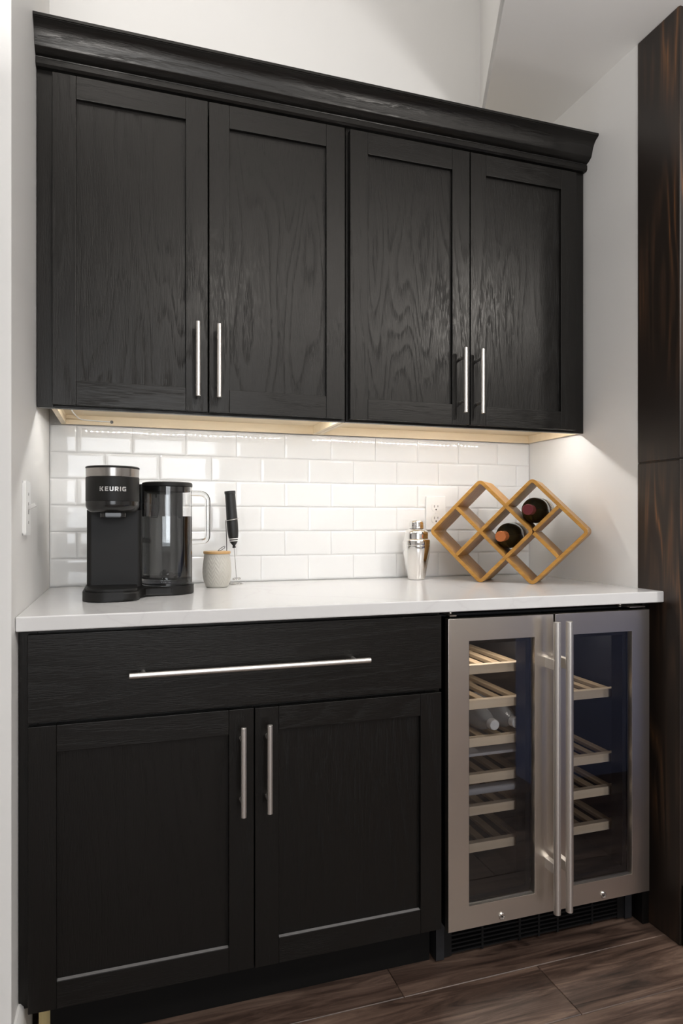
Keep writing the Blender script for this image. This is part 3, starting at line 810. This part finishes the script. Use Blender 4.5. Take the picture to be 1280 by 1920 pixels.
# ------------------------------------------------------------------ milk frother in its wire stand
def frother():
    B = .9142
    P0 = Vector((.5165, -.082, B + .0165)); P1 = Vector((.4975, -.078, 1.1895))
    ax = (P1 - P0).normalized(); q = Vector((0, 0, 1)).rotation_difference(ax).to_matrix().to_4x4()
    ln = (P1 - P0).length
    M = Matrix.Translation(P0) @ q
    t = thing('milk_frother', 'black handheld milk frother leaning upright in a wire stand', 'frother', (.512, -.08, B))
    hz = ln - .1680
    bm = new()
    lathe(bm, [(0, hz), (.0048, hz), (.0052, hz + .004), (.0038, hz + .005), (.0044, hz + .008), (.0085, hz + .013), (.0118, hz + .019), (.0124, hz + .024), (.0148, hz + .034), (.0162, hz + .050), (.0166, hz + .075), (.0160, hz + .10), (.0152, hz + .13), (.0152, hz + .159), (.0163, hz + .160), (.0163, hz + .1675), (.0155, hz + .168), (0, hz + .168)], M=M, n=36)
    h = obj('handle', bm, RUBBER, t, 40)
    bm = new()
    for dz, r in ((.0195, .01215), (.0255, .0131)):
        lathe(bm, [(r - .001, hz + dz), (r + .0004, hz + dz + .0004), (r + .0006, hz + dz + .0026), (r - .001, hz + dz + .003)], M=M, n=36)
    obj('trim_ring', bm, PLASTIC, h, 40)
    bm = new(); tube(bm, [M @ Vector((0, 0, 0)), M @ Vector((0, 0, hz + .002))], .0011, 10); obj('shaft', bm, WIRE, t, 60)
    bm = new(); pts = []
    for k in range(97):
        a = 2 * PI * k / 12; b = 2 * PI * k / 96
        rr = .0095 + .0022 * math.cos(a)
        pts.append(M @ Vector((rr * math.cos(b), rr * math.sin(b), .0022 * math.sin(a))))
    tube(bm, pts[:-1], .0007, 6, closed=True)
    tube(bm, [M @ Vector((-.0095, 0, .001)), M @ Vector((0, 0, .0045)), M @ Vector((.0095, 0, .001))], .0007, 6)
    obj('whisk_coil', bm, WIRE, t, 60)
    # stand
    s = thing('frother_stand', 'thin wire stand holding the milk frother behind the canister', 'stand', (.515, -.075, B))
    bm = new()
    cx, cy = .5170, -.0720
    ring = [(cx + .0195 * math.cos(a), cy + .0195 * math.sin(a), B + .0013) for a in [2 * PI * k / 40 for k in range(40)]]
    tube(bm, ring, .0013, 8, closed=True)
    ring = [(cx + .0150 * math.cos(a), cy + .0150 * math.sin(a), B + .0013) for a in [2 * PI * k / 40 for k in range(40)]]
    tube(bm, ring, .0012, 8, closed=True)
    obj('foot_ring', bm, WIRE, s, 60)
    zc = 1.1055; c = P0 + ax * ((zc - P0.z) / ax.z)
    bm = new(); RR = .0182
    base = Vector((cx - .0185, cy + .004, B + .0013)); top = Vector((c.x - RR, c.y + .0015, zc - .001))
    tube(bm, [base, base + Vector((-.004, 0, .010)), base + (top - base) * .42 + Vector((-.0035, 0, 0)), base + (top - base) * .7 + Vector((-.001, 0, 0)), top], .0013, 8)
    obj('upright', bm, plain('dark_wire', (.16, .155, .15), .3, 1.0), s, 60)
    bm = new()
    ring = [(c.x + RR * math.cos(a), c.y + RR * math.sin(a), zc + .0035 * math.cos(a)) for a in [2 * PI * k / 40 for k in range(40)]]
    tube(bm, ring, .0013, 8, closed=True)
    obj('holder_ring', bm, WIRE, s, 60)
frother()

# ------------------------------------------------------------------ cocktail shaker
def shaker_tin():
    x, y, B = 1.0940, -.0870, .9141
    t = thing('cocktail_shaker', 'polished steel cocktail shaker standing left of the bottle rack', 'cocktail shaker', (x, y, B))
    bm = new()
    lathe(bm, [(0, .001), (.024, .0005), (.0262, .0015), (.0275, .006), (.0310, .022), (.0350, .042), (.0388, .062), (.0418, .080), (.0436, .095), (.0443, .106), (.0444, .1085), (.0438, .1095), (.0438, .1105), (.0444, .1115), (.0445, .121), (.0442, .1235)], x, y, B, 64)
    obj('body', bm, CHROME, t, 50)
    bm = new()
    lathe(bm, [(.0440, .1238), (.0436, .1262), (.0410, .1290), (.0385, .1305), (.0380, .1340), (.0379, .1450), (.0374, .1500), (.0355, .1545), (.0315, .1580), (.0265, .1605), (.0236, .1618), (.0226, .1628), (0, .1628)], x, y, B, 64)
    obj('shoulder', bm, CHROME, t, 50)
    bm = new()
    lathe(bm, [(.0229, .1632), (.0234, .1640), (.0234, .1672), (.0229, .1680), (.0229, .1688), (.0233, .1694), (.0232, .1755), (.0228, .1762), (.0232, .1768), (.0230, .1820), (.0220, .1860), (.0195, .1885), (.0150, .1898), (0, .1903)], x, y, B, 56)
    obj('cap', bm, CHROME, t, 50)
shaker_tin()

# ------------------------------------------------------------------ wine rack and bottles
RK = dict(x=1.3395, y=-.2440, yaw=-.74, pitch=.1545, th=.0105, depth=.142)
def rack_matrix():
    return Matrix.Translation((RK['x'], RK['y'], 0)) @ Matrix.Rotation(RK['yaw'], 4, 'Z')
def wine_rack():
    p = RK['pitch']; th = RK['th']; D = RK['depth']; B = .9141
    cell = p / math.sqrt(2)                       # pitch between boards
    side = 2 * cell + th                          # outer side of each square frame
    hh = side / math.sqrt(2)
    r = .016; drop = (math.sqrt(2) - 1) * r       # rounded corner shortens the diagonal
    zc = B + hh - drop + .0001
    t = thing('wine_rack', 'bamboo diamond wine rack holding two bottles on the worktop', 'wine rack', (RK['x'], RK['y'], B), None, RK['yaw'])
    R45 = Matrix.Rotation(PI / 4, 4, 'Y')
    def frame(cx):
        bm = new()
        out = rrect(-side / 2, side / 2, -side / 2, side / 2, r, 8)
        ri = r - th
        inn = rrect(-side / 2 + th, side / 2 - th, -side / 2 + th, side / 2 - th, ri, 8)
        T = Matrix.Translation((cx, 0, zc - B)) @ R45
        A = [[bm.verts.new(T @ Vector((x, y, z))) for x, z in ol] for y, ol in ((-D / 2, out), (D / 2, out), (D / 2, inn), (-D / 2, inn))]
        n = len(out); fe = []
        for a, b in ((0, 1), (1, 2), (2, 3), (3, 0)):
            for k in range(n):
                k2 = (k + 1) % n
                bm.faces.new((A[a][k], A[a][k2], A[b][k2], A[b][k]))
        es = [e for e in bm.edges if any(e.verts[0] in A[i] and e.verts[1] in A[i] for i in (0, 3))]
        bmesh.ops.bevel(bm, geom=es, offset=.001, segments=1, affect='EDGES')
        return bm, T
    # left square frame; right frame without the two sides that would lie inside the left one is drawn as boards
    bmL, TL = frame(-p / 2)
    obj('square_frame', bmL, BAMBOO, t, 30, local=True)
    def board(T, x0, x1, z0, z1):
        bm = new(); box(bm, x0, x1, -D / 2 + .0005, D / 2 - .0005, z0, z1, .0008, 1, 0, T)
        obj('divider_board', bm, BAMBOO, t, 30, local=True)
    s2 = side / 2; g = .0002
    # in a frame's own axes (x along one diagonal edge, z along the other) boards cross at the middle
    board(TL, -s2 + th + g, s2 - th - g, -th / 2, th / 2)
    board(TL, -th / 2, th / 2, th / 2 + g, s2 - th - g); board(TL, -th / 2, th / 2, -s2 + th + g, -th / 2 - g)
    # the right square: outline as a bent board with rounded corners, starting and ending on the left frame
    TR = Matrix.Translation((p / 2, 0, zc - B)) @ R45
    bm = new()
    e0 = 2 * cell - s2                              # where the left frame's outer faces run in the right frame's axes
    a = -s2 + cell                                  # local position of the shared cell's far edge
    def path(off):
        rr = r - off
        q = s2 - off
        pts = []
        # which corners: found in world terms -> top, right, bottom corners of the diamond
        return q, rr
    # corners in local axes: top=( -s2, s2 ), right=( s2, s2 ), bottom=( s2,-s2 ), left=( -s2,-s2 )
    lo = -s2 + cell + th + g
    def outline(off):
        q = s2 - off; rr = r - off; o = []
        o.append((-q, lo_t))
        o += [(-q + rr - rr * math.cos(a), q - rr + rr * math.sin(a)) for a in [PI / 2 * k / 8 for k in range(9)]]
        o += [(q - rr + rr * math.sin(a), q - rr + rr * math.cos(a)) for a in [PI / 2 * k / 8 for k in range(9)]]
        o += [(q - rr + rr * math.cos(a), -q + rr - rr * math.sin(a)) for a in [PI / 2 * k / 8 for k in range(9)]]
        o.append((lo_t, -q))
        return o
    lo_t = lo
    O, I = outline(0), outline(th)
    A = [[bm.verts.new(TR @ Vector((x, y, z))) for x, z in ol] for y, ol in ((-D / 2, O), (D / 2, O), (D / 2, I), (-D / 2, I))]
    n = len(O)
    for i, j in ((0, 1), (1, 2), (2, 3), (3, 0)):
        for k in range(n - 1): bm.faces.new((A[i][k], A[i][k + 1], A[j][k + 1], A[j][k]))
    for k in (0, n - 1): bm.faces.new([A[i][k] for i in range(4)])
    es = [e for e in bm.edges if any(e.verts[0] in A[i] and e.verts[1] in A[i] for i in (0, 3))]
    bmesh.ops.bevel(bm, geom=es, offset=.001, segments=1, affect='EDGES')
    obj('square_frame', bm, BAMBOO, t, 30, local=True)
    # dividers of the right square
    board(TR, th / 2 + g, s2 - th - g, -th / 2, th / 2); board(TR, -th / 2, th / 2, th / 2 + g, s2 - th - g)
    return zc
ZC = wine_rack()
WP = [(0, -.245), (.020, -.244), (.030, -.250), (.0380, -.248), (.0393, -.243), (.0395, -.10), (.0390, -.075), (.0358, -.055), (.0280, -.037), (.0205, -.022), (.0162, -.010), (.0147, 0), (.0142, .03)]
FO = [(.0150, .000), (.0150, .0485), (.0156, .0495), (.0156, .0555), (.0146, .0570), (.0125, .0572), (.0120, .0566), (0, .0566)]
LB = [(.0397, -.205), (.0397, -.115)]
M0 = rack_matrix()
def wine_bottle(cell_dx, cell_dz, foil, label):
    """lies in a diamond cell, neck towards the room"""
    p = RK['pitch']; cs = p / math.sqrt(2) - RK['th']
    low = ZC + cell_dz - cs / math.sqrt(2)
    z = low + .0399 * math.sqrt(2) + .0006
    pos = M0 @ Vector((cell_dx, -RK['depth'] / 2 - .023, z))
    lying_bottle('wine_bottle', label, 'wine bottles in the rack', pos.x, pos.y, z, None,
                 [('body', WP, WINE, None), ('label_band', LB, LABELP, 'cream paper label'), ('foil_capsule', FO, foil, None)], RK['yaw'])
p = RK['pitch']
wine_bottle(0, 0, FOIL_O, 'dark wine bottle with a copper orange capsule in the middle rack cell')
wine_bottle(p / 2, p / 2, FOIL_R, 'dark wine bottle with a burgundy capsule in the top right rack cell')

# ------------------------------------------------------------------ outlet and light switch
def outlet():
    x0, x1, z0, z1 = 1.1625, 1.2360, 1.0705, 1.1858; y = -.0078
    cx = (x0 + x1) / 2; cz = (z0 + z1) / 2
    t = thing('wall_outlet', 'white double power outlet on the tiles behind the bottle rack', 'outlet', (cx, y, cz))
    Rx = Matrix.Translation((0, y, 0)) @ Matrix.Rotation(PI / 2, 4, 'X')
    bm = new(); prism(bm, rrect(x0, x1, z0, z1, .004, 4), .0002, .0055, .0025, 3, M=Rx); obj('cover_plate', bm, PLASTIC, t, 40)
    for dz in (.0195, -.0195):
        bm = new()
        prism(bm, [(cx + .0172 * math.cos(a) , cz + dz + max(-.0135, min(.0135, .0172 * math.sin(a)))) for a in [2 * PI * k / 40 for k in range(40)]], .0050, .0072, .0006, 1, M=Rx)
        s = obj('socket', bm, PLASTIC, t, 40)
        bm = new()
        box(bm, cx - .0075, cx - .0055, y - .0075, y - .0066, cz + dz - .001, cz + dz + .0075); box(bm, cx + .0055, cx + .0072, y - .0075, y - .0066, cz + dz + .0005, cz + dz + .0070)
        lathe(bm, [(0, .0075), (.0026, .0075), (.0026, .0066)], n=14, M=Matrix.Translation((cx - .0002, y, cz + dz - .0075)) @ Matrix.Rotation(PI / 2, 4, 'X'))
        obj('slot', bm, DARKSLOT, s, 0)
    bm = new(); lathe(bm, [(.003, .005), (.003, .0062), (0, .0066)], n=14, M=Matrix.Translation((cx, y, cz)) @ Matrix.Rotation(PI / 2, 4, 'X')); obj('screw', bm, CAPW, t)
outlet()
def switch():
    y0, y1, z0, z1 = -.5330, -.4610, 1.0705, 1.1845
    cy, cz = (y0 + y1) / 2, (z0 + z1) / 2
    t = thing('light_switch', 'white toggle light switch on the left alcove wall', 'light switch', (0, cy, cz))
    Mx = Matrix(((0, 0, 1, 0), (1, 0, 0, 0), (0, 1, 0, 0), (0, 0, 0, 1)))
    bm = new(); prism(bm, rrect(y0, y1, z0, z1, .005, 5), .0003, .0080, .003, 3, M=Mx); obj('cover_plate', bm, PLASTIC, t, 40)
    bm = new()
    M = Matrix.Translation((.006, cy, cz)) @ Matrix.Rotation(math.radians(-28), 4, 'Y')
    box(bm, 0, .0175, -.0042, .0042, -.0045, .0045, .0012, 2, 0, M)
    obj('toggle', bm, plain('grey_toggle', (.55, .54, .52), .35), t, 40)
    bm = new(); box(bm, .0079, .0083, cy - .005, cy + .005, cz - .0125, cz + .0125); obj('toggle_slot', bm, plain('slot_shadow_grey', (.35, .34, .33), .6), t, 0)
    for dz in (.030, -.030):
        bm = new(); lathe(bm, [(.0032, .0078), (.0030, .0088), (0, .0090)], n=14, M=Matrix.Translation((0, cy, cz + dz)) @ Matrix.Rotation(PI / 2, 4, 'Y'))
        obj('screw', bm, plain('screw_grey', (.45, .44, .43), .4), t)
switch()
